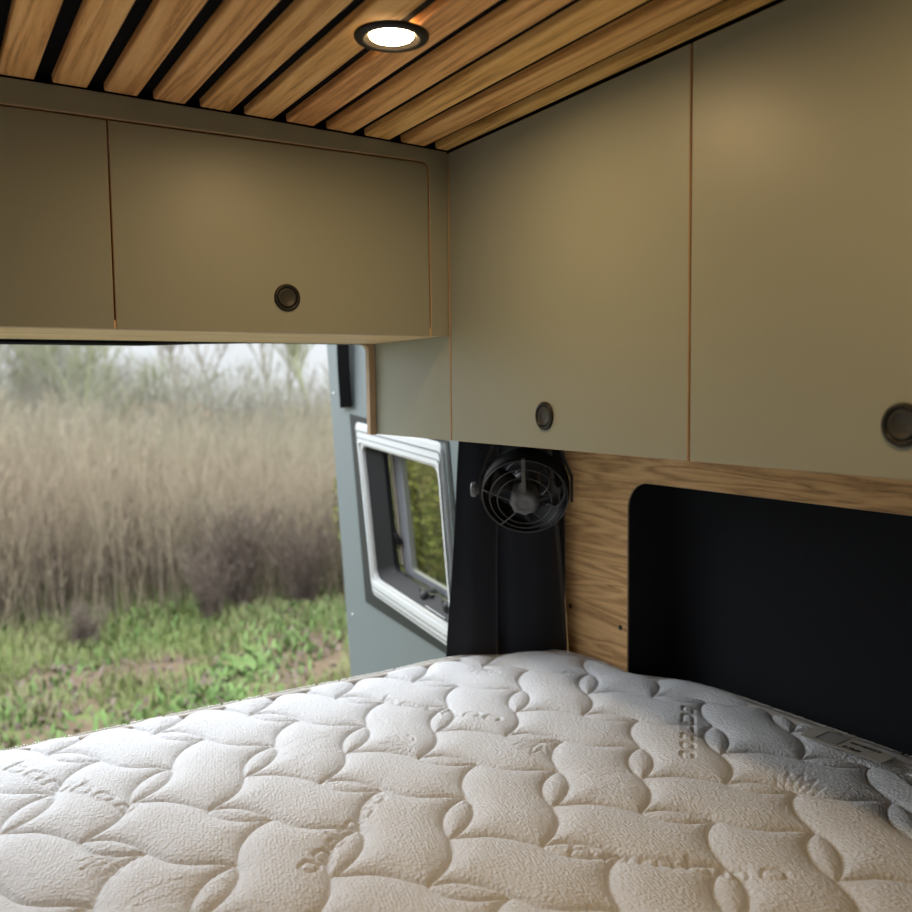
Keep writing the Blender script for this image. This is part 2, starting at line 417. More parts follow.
t = empty('side_overhead_cabinet', (1.03, .6, ZB_S))
tag(t, 'tall sage grey overhead cabinet along the right side, above the oak panel', 'cabinet')
b = MB()
b.box(.818, XP-.001, -.55, YR-.004, ZB_S, ZB_S+.012)
b.box(.818, .834, -.55, -.53, ZB_S+.012, .385); b.box(XP-.013, XP-.001, -.53, YR-.004, ZB_S+.012, .385)
b.box(.818, XP-.001, .771, .787, ZB_S+.012, .385)
b.build('body', 'laminate', t)
MB().prism(rrect(YR-.0005, YB, ZB_S, .400), fx, XS, XS+.016).build('side_panel', ['laminate', 'ply'], t)
for (y0, y1, ky, kz) in ((.7815, YR-.004, 1.0696, -.0444), (.218, .7782, .5047, -.041), (-.345, .2147, -.0645, -.041)):
    d = MB().prism(rrect(y0, y1, ZB_S, .4005), fx, XS, XS+.016).build('door', ['laminate', 'ply'], t)
    knob(d, (XS, ky, kz), (-1, 0, 0))
# plywood lip on the rear edge of the side panel, curving in under the rear cabinet
lip = [(.786, ZB_S-.001), (XS-.0005, ZB_S-.001), (XS-.0005, ZB_R-.0005), (.772, ZB_R-.0005)]
for k in range(7):
    a = PI/2*k/6; lip.append((.772+.014*math.sin(a), ZB_R-.0145+.014*math.cos(a)) if k else (.772, ZB_R-.0006))
l2 = lip[:4]+lip[5:]
MB().prism(l2, fy, YB-.014, YB+.002, .0005, 0, 0).build('edge_lip', 'ply', t)['label'] = 'plywood edging strip'

# ------------------------------------------------------------------ oak wall with the niche
zt, yn, rn = -.2012, 1.408, .058
o2 = [(-2.5, -1.6), (-2.5, .40), (1.622, .40), (1.622, -1.6), (yn, -1.6)]
o2 += [(yn, zt-rn)]
for k in range(1, 11):
    a = PI/2*k/10; o2.append((yn-rn+rn*math.cos(a), zt-rn+rn*math.sin(a)))
o2 += [(-.5, zt), (-.5, -1.6)]
wall = MB().prism(o2, fx, XP, XP+.004, .0005).build('wall_right', ['oak', 'ply'], base=(XP, .6, -1.6))
st(wall, 'oak faced side wall with a large dark niche at the head of the bed')
nb = MB()
nb.box(XN, XN+.02, -.52, yn+.02, -1.0, zt+.03)          # back
nb.box(XP+.0042, XN, yn+.0005, yn+.02, -1.0, zt+.03)     # end
nb.box(XP+.0042, XN, -.52, yn, zt+.0005, zt+.02)         # top
nb.box(XP+.0042, XN, -.52, -.5005, -1.0, zt)
nb.build('niche_lining', 'felt', wall)['label'] = 'charcoal felt lining of the niche'
for (px, py) in ((570.5, 606), (620.5, 627.5)):
    p = at(px, py, 0, XP)
    MB().lathe([(.0056, 0), (.0056, -.0008), (.004, -.0014), (.002, -.0008), (.0001, -.0008)], (XP-.0001, p.y, p.z), (1, 0, 0), 20).build('screw', 'knob', wall)

# ------------------------------------------------------------------ van shell
st(MB().box(-1.3, 1.46, -2.6, 1.70, -1.66, -1.6).build('floor', 'floor'), 'van floor under the bed')
wl = MB().box(-1.28, -1.2, -.35, 1.74, -1.6, .42); wl.box(-1.28, -1.2, -2.6, -1.55, -1.6, .42); wl.box(-1.28, -1.2, -1.55, -.35, .22, .42)  # gap left out of view, added so fill daylight reaches the bed
st(wl.build('wall_left', 'wallin'), 'oak clad left wall of the van with an unseen opening added to let in daylight')
st(MB().box(-1.3, 1.46, -2.68, -2.6, -1.6, .45).build('wall_front', 'wallin'), 'partition at the front of the living space')
st(MB().box(1.43, 1.46, -2.6, 1.62, -1.6, .42).build('wall_outer', 'roof'), 'outer steel skin behind the niche')
b = MB()
b.box(1.215, 1.46, 1.70, 1.76, -1.6, .42); b.box(1.2675, 1.46, 1.6235, 1.70, -1.6, .38); b.box(-1.3, -.95, 1.70, 1.76, -1.6, .42); b.box(-.95, 1.215, 1.70, 1.76, .0935, .42)
b.box(-.95, 1.215, 1.665, 1.76, -1.66, -1.12)
st(b.build('wall_rear', 'roof'), 'steel frame around the rear doorway')
p = at(85, 346, 1, 1.74)
print('SEAL', p)
pts = [(-1.0, 1.735, .0895), (-.4, 1.735, .0885), (0, 1.735, .088), (.36, 1.735, .0885), (.46, 1.735, .093), (.60, 1.735, .097), (1.0, 1.735, .098)]
st(MB().tube(pts, .0045, 8).build('trim_1', 'rubber'), 'black rubber seal along the top of the rear doorway')

# ------------------------------------------------------------------ opened rear door and its hinged window
DX = 1.12
Q = [Vector(at(x, y, 0, DX-.009)) for x, y in ((353.8, 421.7), (443.3, 443.4), (460.9, 657), (371.4, 594))]   # white frame: TL TR BR BL
def W(u, v, x=0):
    """u from the door's free edge to its hinge, v downwards; x = offset towards the van (+ outwards)"""
    p = Q[0]*(1-u)*(1-v)+Q[1]*u*(1-v)+Q[2]*u*v+Q[3]*(1-u)*v
    return Vector((DX+x, p.y, p.z))
def inv(px, py, X):
    p = at(px, py, 0, DX+X)
    u = v = .5
    for _ in range(20):
        w0 = W(u, v); du = (W(u+.01, v)-w0)/.01; dv = (W(u, v+.01)-w0)/.01
        ey_, ez_ = p.y-w0.y, p.z-w0.z; dt = du.y*dv.z-du.z*dv.y
        u += (ey_*dv.z-ez_*dv.y)/dt; v += (du.y*ez_-du.z*ey_)/dt
    return u, v
SU0, SV0 = inv(401, 455, .066); SV1 = inv(415, 572, .066)[1]
print('SASH', SU0, SV0, SV1, inv(383,460,.058), inv(375,460,.0))
def ring(mb, o, i, x0, x1, mi=0, ro=.06, ri=.06, n=6, inner_x=None):
    """frame between outer and inner rounded rects in (u,v)"""
    O = rrect(o[0], o[1], o[2], o[3], (ro,)*4, n); I = rrect(i[0], i[1], i[2], i[3], (ri,)*4, n)
    m = len(O); b = len(mb.v); ix = x0 if inner_x is None else inner_x
    for P_, X in ((O, x1), (O, x0), (I, ix), (I, x1)):
        mb.v += [tuple(W(a, c, X)) for a, c in P_]
    for k in range(4):
        k2 = (k+1) % 4
        for j in range(m):
            j2 = (j+1) % m
            mb.face([b+k*m+j, b+k*m+j2, b+k2*m+j2, b+k2*m+j], mi, False)
door = empty('door_1', (DX+.03, 2.2, -1.7))
st(door, 'opened rear van door with a blue grey inner panel, swung out beside the bed')
TLp, BLp = at(327, 350, 0, DX), at(350, 662, 0, DX)
sl = (TLp.y-BLp.y)/(TLp.z-BLp.z)
ey = lambda z: TLp.y+sl*(z-TLp.z)
ztop, zbot = .34, -1.62; yh = 1.775
# panel with the window hole: strips around the hole
hole = rrect(.02, .98, .02, .98, (.05,)*4, 6)
H = [W(a, c) for a, c in hole]
outer = []
for (a, c), h in zip(hole, H):
    du, dv = a-.5, c-.5
    # project outwards to the panel rectangle
    cy, cz = W(.5, .5).y, W(.5, .5).z
    dy, dz = h.y-cy, h.z-cz
    best = 1e9
    for zz in (ztop, zbot):
        if dz*(zz-cz) > 0: best = min(best, (zz-cz)/dz)
    if dy < 0: best = min(best, (yh-cy)/dy)
    if dy > 0:
        # y = ey(z): cy+t dy = TLp.y+sl*(cz+t dz-TLp.z)
        best = min(best, (TLp.y+sl*(cz-TLp.z)-cy)/(dy-sl*dz))
    outer.append(Vector((DX, cy+best*dy, cz+best*dz)))
# add true corners by snapping the nearest outer point
for c in ((DX, ey(ztop), ztop), (DX, yh, ztop), (DX, yh, zbot), (DX, ey(zbot), zbot)):
    i = min(range(len(outer)), key=lambda k: (outer[k]-Vector(c)).length); outer[i] = Vector(c)
b = MB(); n = len(H)
for X in (0, .014):
    b.v += [(DX+X, p.y, p.z) for p in outer]+[(DX+X, p.y, p.z) for p in H]
for i in range(n):
    j = (i+1) % n
    b.face([i, j, n+j, n+i]); b.face([2*n+i, 2*n+j, 3*n+j, 3*n+i]); b.face([i, 2*n+i, 2*n+j, j]); b.face([n+i, n+j, 3*n+j, 3*n+i])
b.build('door_lining', 'door', door)
b = MB()
for X in (.015, .055):
    b.v += [(DX+X, p.y+(-.012 if p.y > 2.2 else 0), p.z) for p in outer]+[(DX+X, p.y, p.z) for p in H]
for i in range(n):
    j = (i+1) % n
    b.face([i, j, n+j, n+i]); b.face([2*n+i, 2*n+j, 3*n+j, 3*n+i]); b.face([i, 2*n+i, 2*n+j, j]); b.face([n+i, n+j, 3*n+j, 3*n+i])
b.build('door_skin', 'door_skin', door)
for (px, py) in ((333.5, 393.5), (352.5, 615)):
    p = at(px, py, 0, DX)
    MB().lathe([(.0001, -.0025), (.004, -.002), (.0055, 0)], (DX-.0002, p.y, p.z), (1, 0, 0), 16).build('panel_stud', 'chrome', door)

wn = empty('window_1', (DX, Q[3].y-.25, Q[3].z))
st(wn, 'hinged camper window with a white inner frame set in the opened rear door')
TQ = [Vector(at(x, y, 0, DX-.006)) for x, y in ((348.5, 413.8), (447, 441), (468, 669), (364.6, 601.8))]
def ring2(mb, x0, x1):
    n0 = len(mb.v); I = [W(a, c) for a, c in ((.0, .0), (1, 0), (1, 1), (0, 1))]
    for P_, X in ((TQ, x1), (TQ, x0), (I, x0), (I, x1)): mb.v += [(DX+X, p.y, p.z) for p in P_]
    for k in range(4):
        k2 = (k+1) % 4
        for j in range(4):
            j2 = (j+1) % 4; mb.face([n0+k*4+j, n0+k*4+j2, n0+k2*4+j2, n0+k2*4+j])
b = MB(); ring2(b, -.003, .004)
b.build('border_trim', 'trim', wn)
b = MB()
ring(b, (0, .962, 0, 1), (.02, .94, .045, .965), -.0045, .002, 0, .035, .03, 8)
ring(b, (.006, .960, .012, .990), (.055, .94, .112, .905), -.0075, .010, 0, .03, .022, 8)
ring(b, (.026, .957, .052, .972), (.055, .94, .112, .905), -.0110, .0, 0, .02, .022, 8)
ring(b, (.040, .954, .088, .938), (.055, .94, .112, .905), -.0145, .0, 0, .02, .022, 8)
b.build('window_frame', 'white', wn)
b = MB()
ring(b, (.023, .957, .044, .976), (.027, .957, .051, .970), -.0118, -.0100, 0, .02, .02, 8)
ring(b, (.037, .955, .083, .943), (.040, .955, .088, .938), -.0150, -.0138, 0, .02, .02, 8)
b.build('groove_shade', 'grey_rail', wn)  # dark grey rings on the white frame stand in for groove shade
b = MB(); ring(b, (.056, .94, .113, .905), (.074, .925, .125, .890), -.010, .030, 0, .022, .05, 8)
b.build('reveal', 'offwhite', wn)
b = MB(); ring(b, (.076, .925, .127, .888), (.17, .90, .135, .83), .0, .050, 0, .05, .04, 8, inner_x=.034)
b.build('rubber_seal', 'rubber', wn)
b = MB(); ring(b, (.15, 1.0, .10, .845), (SU0, 1.0, SV0, SV1), .066, .082, 0, .05, .02, 6)
sash = b.build('sash', 'grey_rail', wn)
b = MB(); b.quadbox([W(SU0-.004, SV0-.004, .078), W(1.004, SV0-.004, .078), W(1.004, SV1+.004, .078), W(SU0-.004, SV1+.004, .078)], (.004, 0, 0))
b.build('pane', 'glass', sash)
b = MB(); b.quadbox([W(.150, .15, .058), W(.172, .15, .058), W(.172, .80, .058), W(.150, .80, .058)], (.006, 0, 0))
b.build('blind_rail', 'beige', wn)
b = MB(); b.tube([W(.115, .14, .040), W(.115, .84, .040)], .006, 8)
b.tube([W(.13, .58, .046), W(.19, .68, .056)], .008, 8); b.tube([W(.115, .56, .040), W(.135, .70, .048)], .010, 8)
b.build('stay_arm', 'plastic', wn)
for (u, v) in ((.56, .850), (.80, .835)):
    b = MB(); c = W(u, v, .032)
    b.lathe([(.0001, -.022), (.012, -.020), (.016, -.012), (.016, 0), (.020, .004), (.020, .02)], c, (1, 0, 0), 20)
    b.quadbox([W(u-.06, v-.022, .022), W(u+.07, v-.022, .022), W(u+.07, v+.016, .022), W(u-.06, v+.016, .022)], (.012, 0, 0))
    b.build('latch', 'plastic', wn)
b = MB(); b.quadbox([W(.62, .878, .004), W(.82, .878, .004), W(.82, .90, .004), W(.62, .90, .004)], (.006, 0, 0))
b.build('blind_catch', 'offwhite', wn)

# black strap hanging from above on the door
a0, a1 = at(339.5, 340, 0, 1.105), at(351, 340, 0, 1.105); c0, c1 = at(339.5, 408, 0, 1.105), at(350.5, 407, 0, 1.105)
b = MB(); nn = 12
for i in range(nn+1):
    t_ = i/nn; lo = Vector(a0).lerp(Vector(c0), t_); hi = Vector(a1).lerp(Vector(c1), t_)
    lo.z += .12*(1-t_); hi.z += .12*(1-t_)
    bulge = .006*math.sin(PI*t_*1.2)
    for q in (lo, hi):
        for dx in (-.0015, .0015): b.v.append((q.x-bulge+dx, q.y, q.z))
for i in range(nn):
    p = 4*i; q = p+4
    b.face([p, p+2, q+2, q]); b.face([p+1, q+1, q+3, p+3]); b.face([p, q, q+1, p+1]); b.face([p+2, p+3, q+3, q+2])
b.face([0, 1, 3, 2]); b.face([4*nn, 4*nn+2, 4*nn+3, 4*nn+1])
M['strap'] = plain('black_webbing', (.0022, .0022, .0025), .95, spec=.03)
tag(b.build('hanging_strap', 'strap'), 'short black webbing strap hanging on the opened rear door, above its window', 'strap')

# ------------------------------------------------------------------ curtain
b = MB(); nu, nv = 90, 40
YC = 1.685
tl, bl = at(459, 443, 1, YC), at(446.5, 660, 1, YC)
trr, brr = at(551, 443, 1, 1.606), at(568.5, 662, 1, 1.606)
def fold(u):
    # two soft panels with a deep crease between, small pleats
    f = -.022*math.sin(PI*min(max((u-.47)/.53, 0), 1))**.8 + .020*math.exp(-((u-.46)/.045)**2) - .006*math.sin(PI*min(u/.44, 1)) + .003*math.sin(2*PI*u*3.3+.6)*(1-u)
    return f
for j in range(nv+1):
    v = j/nv
    z = (-.02)*(1-v)+(-.645)*v
    for i in range(nu+1):
        u = i/nu
        L_ = Vector(tl).lerp(Vector(bl), (tl.z-z)/(tl.z-bl.z)); R_ = Vector(trr).lerp(Vector(brr), (trr.z-z)/(trr.z-brr.z))
        p = L_.lerp(R_, u)
        fy_ = p.y+fold(u)*(.45+.75*v)+.002*math.sin(9*v+u*5)
        t_ = max(0, (u-.95)/.05); g_ = 1+(1.2655/p.x-1)*t_        # hem tucked back against the oak panel
        b.v.append((p.x*g_, fy_*g_, z))
for j in range(nv):
    for i in range(nu):
        k = j*(nu+1)+i; b.face([k, k+1, k+nu+2, k+nu+1], 0, True)
cur = b.build('curtain', 'curtain', recalc=False)
md = cur.modifiers.new('cloth_thickness', 'SOLIDIFY'); md.thickness = .002
tag(cur, 'black curtain hanging in the rear corner between the opened door and oak panel', 'curtain')
st(MB().tube([(.90, 1.69, -.015), (1.255, 1.640, -.015)], .006, 10).build('trim_2', 'plastic'), 'black curtain rail in the rear corner')

# ------------------------------------------------------------------ fan
fc = Vector(at(525, 496, 0, .985))                     # centre of the front grill ring
r_, u_, f_ = cam_axes()
ax = (-Vector((fc.x, fc.y, fc.z)).normalized() + Vector((-.06, .04, -.62))).normalized()      # the way it blows: at the bed, tilted down
sx = ax.cross(Vector((0, 0, 1))).normalized()*-1          # to the right seen from the camera
if sx.dot(r_) < 0: sx = -sx
up = sx.cross(ax); up = up if up.z > 0 else -up
RF = .083
fan = empty('clip_fan', fc+Vector((0, 0, -.085)))
tag(fan, 'small black round fan on a U bracket under the side cabinet, before the curtain', 'fan')
back = fc-ax*.055
b = MB(); b.lathe([(RF-.004, .004), (RF, .002), (RF+.0015, -.004), (RF+.001, -.040), (RF-.005, -.052), (RF-.010, -.058), (RF-.012, -.056), (RF-.006, -.040), (RF-.005, -.002), (RF-.004, .004)], fc, ax, 64)
M['matte'] = plain('matte_black_plastic', (.006, .006, .0065), .7, spec=.2)
b.build('housing', 'matte', fan)
def circ(rad, h, n=56): return [fc+ax*h+(sx*math.cos(2*PI*k/n)+up*math.sin(2*PI*k/n))*rad for k in range(n)]
def dome(t): return .004+.022*(1-t*t)
b = MB()
for tt in (.985, .80, .62): b.tube(circ(RF*tt, dome(tt)), .0009, 6, closed=True)
for ang in (168, 232, 308, 12):
    a = math.radians(ang); d = sx*math.cos(a)+up*math.sin(a)
    b.tube([fc+d*RF*t_+ax*dome(t_) for t_ in (.2, .4, .6, .8, 1.0)], .0011, 6)
g = b.build('front_grill', 'wire', fan)
d = up
MB().quadbox([fc+d*RF*.30+ax*(dome(.3)+.002)-sx*.0035, fc+d*RF*.30+ax*(dome(.3)+.002)+sx*.0035, fc+d*RF*1.04+ax*.008+sx*.0035, fc+d*RF*1.04+ax*.008-sx*.0035], -ax*.006).build('grill_rib', 'hub', fan)
b = MB(); hub = [fc+ax*.0]
nh = 40; prof = [(.026, -.010), (.0275, .016), (.0265, .024), (.021, .0285), (.014, .029), (.012, .0275), (.009, .028), (.0001, .028)]
bb = len(b.v)
for rad, h in prof:
    for k in range(nh):
        a = 2*PI*k/nh; rr = rad*(1+(.05*math.cos(8*a) if rad > .018 else 0))
        b.v.append(tuple(fc+ax*h+(sx*math.cos(a)+up*math.sin(a))*max(rr, 1e-5)))
for i in range(len(prof)-1):
    for k in range(nh):
        k2 = (k+1) % nh; b.face([bb+i*nh+k, bb+i*nh+k2, bb+(i+1)*nh+k2, bb+(i+1)*nh+k], 0, True)
b.build('hub', 'hub', fan)
MB().lathe([(.0001, -.050), (.026, -.050), (.028, -.046), (.028, -.011), (.0001, -.011)], fc, ax, 32).build('motor', 'plastic', fan)
for kb in range(4):
    a0_ = math.radians(62+90*kb); b = MB()
    for i in range(7):
        rr = .026+(RF-.010-.026)*i/6
        for j in range(5):
            t_ = j/4; a = a0_+(-.42+.84*t_)*(.75+.35*i/6)+.25*i/6
            b.v.append(tuple(fc+ax*(-.024+(t_-.5)*.026)+(sx*math.cos(a)+up*math.sin(a))*rr))
    for i in range(6):
        for j in range(4): k = i*5+j; b.face([k, k+1, k+6, k+5], 0, True)
    o = b.build('blade', 'plastic', fan, recalc=False); o.modifiers.new('thick', 'SOLIDIFY').thickness = .0015
b = MB()
for tt in (.95, .6, .35): b.tube([fc-ax*.057+(sx*math.cos(2*PI*k/40)+up*math.sin(2*PI*k/40))*RF*tt*.9 for k in range(40)], .0012, 6, closed=True)
for ang in (0, 60, 120, 180, 240, 300):
    a = math.radians(ang); d = sx*math.cos(a)+up*math.sin(a); b.tube([fc-ax*.057, fc-ax*.057+d*RF*.87], .0012, 6)
b.build('rear_grill', 'wire', fan)
# U bracket: pivots left and right, arms up to the underside of the cabinet
pv = fc-ax*.022
sh = Vector((sx.x, sx.y, 0)).normalized()
topz = ZB_S-.0004
Lp, Rp = pv-sh*(RF+.007), pv+sh*(RF+.008)
def strip(pts, wd, th):
    mb = MB()
    w = sh.cross(Vector((0, 0, 1))).normalized()*wd/2
    for i in range(len(pts)-1):
        p, q = pts[i], pts[i+1]; t_ = (q-p).normalized(); nrm = t_.cross(w).normalized()*th
        ex = t_*th*.4
        mb.quadbox([p-w-ex*(i > 0), p+w-ex*(i > 0), q+w+ex*(i < len(pts)-2), q-w+ex*(i < len(pts)-2)], nrm)
    return mb
mb = strip([Lp-Vector((0, 0, .018)), Lp+Vector((0, 0, .026)), Vector((Lp.x, Lp.y, topz-.003))+sh*.030, Vector((Rp.x, Rp.y, topz-.003))-sh*.030, Rp+Vector((0, 0, .026)), Rp-Vector((0, 0, .022))], .024, .0055)
mb.build('bracket', 'plastic', fan)
for P_, sg in ((Lp, -1), (Rp, 1)):
    k = MB(); prof = [(.0001, .016), (.012, .0155), (.0145, .013), (.0145, .006), (.010, .005), (.005, -.007)]
    k.lathe(prof, P_+sh*sg*.001, sh*sg, 18, sm=False)
    if sg < 0: k.build('pivot_knob', 'grey_rail', fan)

# ------------------------------------------------------------------ mattress
OUT = [(-1.15, 1.653), (.09, 1.659), (.35, 1.668), (.634, 1.676), (.86, 1.675), (.985, 1.668), (1.09, 1.646), (1.165, 1.618), (1.215, 1.585), (1.243, 1.54), (1.255, 1.48), (1.258, 1.42), (1.262, 1.385),
       (1.285, 1.33), (1.318, 1.265), (1.332, 1.18), (1.338, 1.02), (1.344, .80), (1.346, .5), (1.346, -.35), (-1.15, -.35)]
def catmull(P_, m=8, closed=False):
    P_ = [np.array(p, float) for p in P_]; o = []
    n = len(P_)
    for i in range(n-(0 if closed else 1)):
        p0 = P_[(i-1) % n] if (closed or i > 0) else 2*P_[0]-P_[1]; p1 = P_[i]; p2 = P_[(i+1) % n]
        p3 = P_[(i+2) % n] if (closed or i < n-2) else 2*P_[-1]-P_[-2]
        for k in range(m):
            t = k/m; o.append(.5*((2*p1)+(-p0+p2)*t+(2*p0-5*p1+4*p2-p3)*t*t+(-p0+3*p1-3*p2+p3)*t**3))
    if not closed: o.append(P_[-1])
    return np.array(o)
edge = np.array(catmull(OUT[:20], 8).tolist()+[OUT[20]])
def zlift(x, y):
    return .006*np.exp(-((x-.98)**2)/.010)*np.exp(-((y-1.67)**2)/.004) - .004*np.exp(-((x-1.10)**2+(y-1.645)**2)/.0012) + .005*np.exp(-((x-1.205)**2+(y-1.59)**2)/.0028) - .005*np.exp(-((x-1.262)**2+(y-1.40)**2)/.003)
# quilting lines inside one repeat (a x b), in repeat units
T_, B_, L_, R2 = (.226, .097), (-.247, -.166), (.285, .586), (.708, .362)
CUR = [[T_, (.058, .068), (-.091, .009), (-.205, -.080), B_],
       [T_, (.205, .034), (.118, -.046), (-.004, -.109), (-.161, -.158), B_],
       [B_, (-.319, -.247), (-.388, -.302), (-.492, -.354), (-.60, -.388), (-.715, -.414)],
       [B_, (-.085, -.215), (.02, -.244), (.13, -.301), (.212, -.361), (.285, -.414)],
       [(-.292, .362), (-.245, .306), (-.184, .244), (-.065, .187), (.09, .145), T_],
       [R2, (.579, .342), (.446, .291), (.322, .212), T_],
       [L_, (.464, .55), (.587, .487), (.676, .409), R2],
       [L_, (.286, .546), (.331, .481), (.447, .417), (.578, .385), R2]]
PA, PB, OX, OY = .1725, .34, .97, .374
tree_pts = []
for c in CUR:
    s_ = catmull(c, 14)
    for i in (-1, 0, 1, 2):
        for j in (-1, 0, 1, 2):
            tree_pts += [((p[0]+i)*PA, (p[1]+j)*PB) for p in s_]
kd = KDTree(len(tree_pts))
for i, p in enumerate(tree_pts): kd.insert((p[0], p[1], 0), i)
kd.balance()
NA, NBB = 138, 272
cell = np.zeros((NBB+1, NA+1))
for j in range(NBB+1):
    for i in range(NA+1):
        cell[j, i] = kd.find((i/NA*PA, j/NBB*PB, 0))[2]
def pblur(c, sig):
    c = c[:-1, :-1]; fy_ = np.fft.fftfreq(c.shape[0], PB/NBB); fx_ = np.fft.fftfreq(c.shape[1], PA/NA)
    g = np.exp(-2*(PI*sig)**2*(fy_[:, None]**2+fx_[None, :]**2)); c = np.real(np.fft.ifft2(np.fft.fft2(c)*g))
    c = np.hstack([c, c[:, :1]]); return np.vstack([c, c[:1]])
cell0 = cell; cellb = pblur(np.minimum(cell, .032), .012)
def quilt_d(X, Y, cell=cell0):
    u = ((X-OX)/PA) % 1.0*NA; v = ((Y-OY)/PB) % 1.0*NBB
    i = np.clip(u.astype(int), 0, NA-1); j = np.clip(v.astype(int), 0, NBB-1); fu = u-i; fv = v-j
    return (cell[j, i]*(1-fu)+cell[j, i+1]*fu)*(1-fv)+(cell[j+1, i]*(1-fu)+cell[j+1, i+1]*fu)*fv
gx = np.concatenate([np.arange(-1.16, -.10, .012), np.arange(-.10, 1.352, .0023)])
gy = np.concatenate([np.arange(-.36, .36, .012), np.arange(.36, 1.684, .0023)])
GX, GY = np.meshgrid(gx, gy)
def poly_dist(X, Y, P_):
    """signed distance, positive inside"""
    best = np.full(X.shape, 1e9); bx = np.zeros(X.shape); by = np.zeros(X.shape); ins = np.zeros(X.shape, bool)
    n = len(P_)
    for i in range(n):
        a, c = P_[i], P_[(i+1) % n]; d = c-a; L2 = d@d
        t = np.clip(((X-a[0])*d[0]+(Y-a[1])*d[1])/L2, 0, 1); qx = a[0]+t*d[0]; qy = a[1]+t*d[1]
        D = (X-qx)**2+(Y-qy)**2; m = D < best; best[m] = D[m]; bx[m] = qx[m]; by[m] = qy[m]
        cr = ((a[1] > Y) != (c[1] > Y)); 
        with np.errstate(divide='ignore', invalid='ignore'):
            xi = a[0]+(Y-a[1])*d[0]/(d[1] if d[1] != 0 else 1e-12)
        ins ^= cr & (X < xi)
    return np.where(ins, np.sqrt(best), -np.sqrt(best)), bx, by
edge_s = edge[::2] if len(edge) % 2 else edge
ED, EX, EY = poly_dist(GX, GY, edge)
D = quilt_d(GX, GY)
DB = quilt_d(GX, GY, cellb)
hz = .0066*(1-np.exp(-(D/.0070)**1.1)) + .25*np.clip(DB, 0, .06) - .0028*np.exp(-(D/.0021)**2)
hz = hz-.0090
# embossed lettering and sprigs, as grooves round raised strokes
def seg_d(X, Y, S):
    best = np.full(X.shape, 1e9)
    for (ax_, ay), (bx_, by_) in S:
        dx, dy = bx_-ax_, by_-ay; L2 = dx*dx+dy*dy+1e-12
        t = np.clip(((X-ax_)*dx+(Y-ay)*dy)/L2, 0, 1)
        best = np.minimum(best, np.hypot(X-ax_-t*dx, Y-ay-t*dy))
    return best
def path(*p): return list(zip(p[:-1], p[1:]))
OO = path((.15, 0), (.6, 0), (.75, .15), (.75, .7), (.6, .85), (.15, .85), (0, .7), (0, .15), (.15, 0))
GL = {'o': OO, 'b': OO+path((0, .1), (0, 1.35)), 'a': path((.75, 0), (.75, .85), (.15, .85), (0, .7), (0, .15), (.15, 0), (.75, .0)),
      'm': path((0, 0), (0, .85), (1.1, .85), (1.1, 0))+path((.55, 0), (.55, .85))}
def emboss_text(p0, p1, h, txt='bamboo', flip=1):
    global hz
    p0 = np.array(p0); p1 = np.array(p1); L = np.linalg.norm(p1-p0); ex = (p1-p0)/L; ey_ = np.array([-ex[1], ex[0]])*flip
    adv = [1.55 if c == 'm' else 1.2 for c in txt]; tot = sum(adv); sxx = L/tot; S = []; x = 0
    for c, a_ in zip(txt, adv):
        for (q, w_) in GL[c]:
            S.append((tuple(p0+ex*(x+q[0])*sxx+ey_*q[1]*h), tuple(p0+ex*(x+w_[0])*sxx+ey_*w_[1]*h)))
        x += a_
    A = np.array([q for s in S for q in s]); m = (GX > A[:, 0].min()-.01) & (GX < A[:, 0].max()+.01) & (GY > A[:, 1].min()-.01) & (GY < A[:, 1].max()+.01)
    jj, ii = np.where(m); sl_ = (slice(jj.min(), jj.max()+1), slice(ii.min(), ii.max()+1))
    d = seg_d(GX[sl_], GY[sl_], S); hz[sl_] += -.0036*np.exp(-(d/.0026)**2)
def emboss_lines(S, depth=.0018, wd=.0018):
    global hz
    A = np.array([q for s in S for q in s]); m = (GX > A[:, 0].min()-.01) & (GX < A[:, 0].max()+.01) & (GY > A[:, 1].min()-.01) & (GY < A[:, 1].max()+.01)
    jj, ii = np.where(m); sl_ = (slice(jj.min(), jj.max()+1), slice(ii.min(), ii.max()+1))
    d = seg_d(GX[sl_], GY[sl_], S); hz[sl_] += -depth*np.exp(-(d/wd)**2)
P2 = lambda x, y: tuple(at(x, y, 2, ZM))[:2]
emboss_text(P2(4, 774), P2(137, 815), .024)
emboss_text(P2(386, 798), P2(306, 880), .024, flip=-1)
emboss_text(P2(378, 700), P2(505, 724), .024)
emboss_text(P2(683, 708), P2(682, 764), .022)
emboss_text(P2(570, 856), P2(802, 887), .024)
emboss_text(P2(892, 770), P2(930, 800), .02)
def sprig(cx, cy, ang, s):
    c = np.array(P2(cx, cy)); S = []
    for k, (da, l) in enumerate(((-1.1, .8), (-.7, 1), (-.35, 1.1), (0, 1.2), (.35, 1.1), (.75, .9), (1.2, .6))):
        a = ang+da; d = np.array((math.cos(a), math.sin(a))); n_ = np.array((-d[1], d[0]))
        t0, t1 = c+d*.15*s, c+d*l*s; m1 = c+d*.6*l*s+n_*.10*s; m2 = c+d*.6*l*s-n_*.10*s
        S += path(tuple(t0), tuple(m1), tuple(t1), tuple(m2), tuple(t0))
    emboss_lines(S, .0020, .0017)
sprig(545, 740, math.radians(215), .062); sprig(128, 850, math.radians(225), .062); sprig(790, 792, math.radians(20), .055)
sprig(415, 745, math.radians(140), .05); sprig(492, 668, math.radians(210), .055)
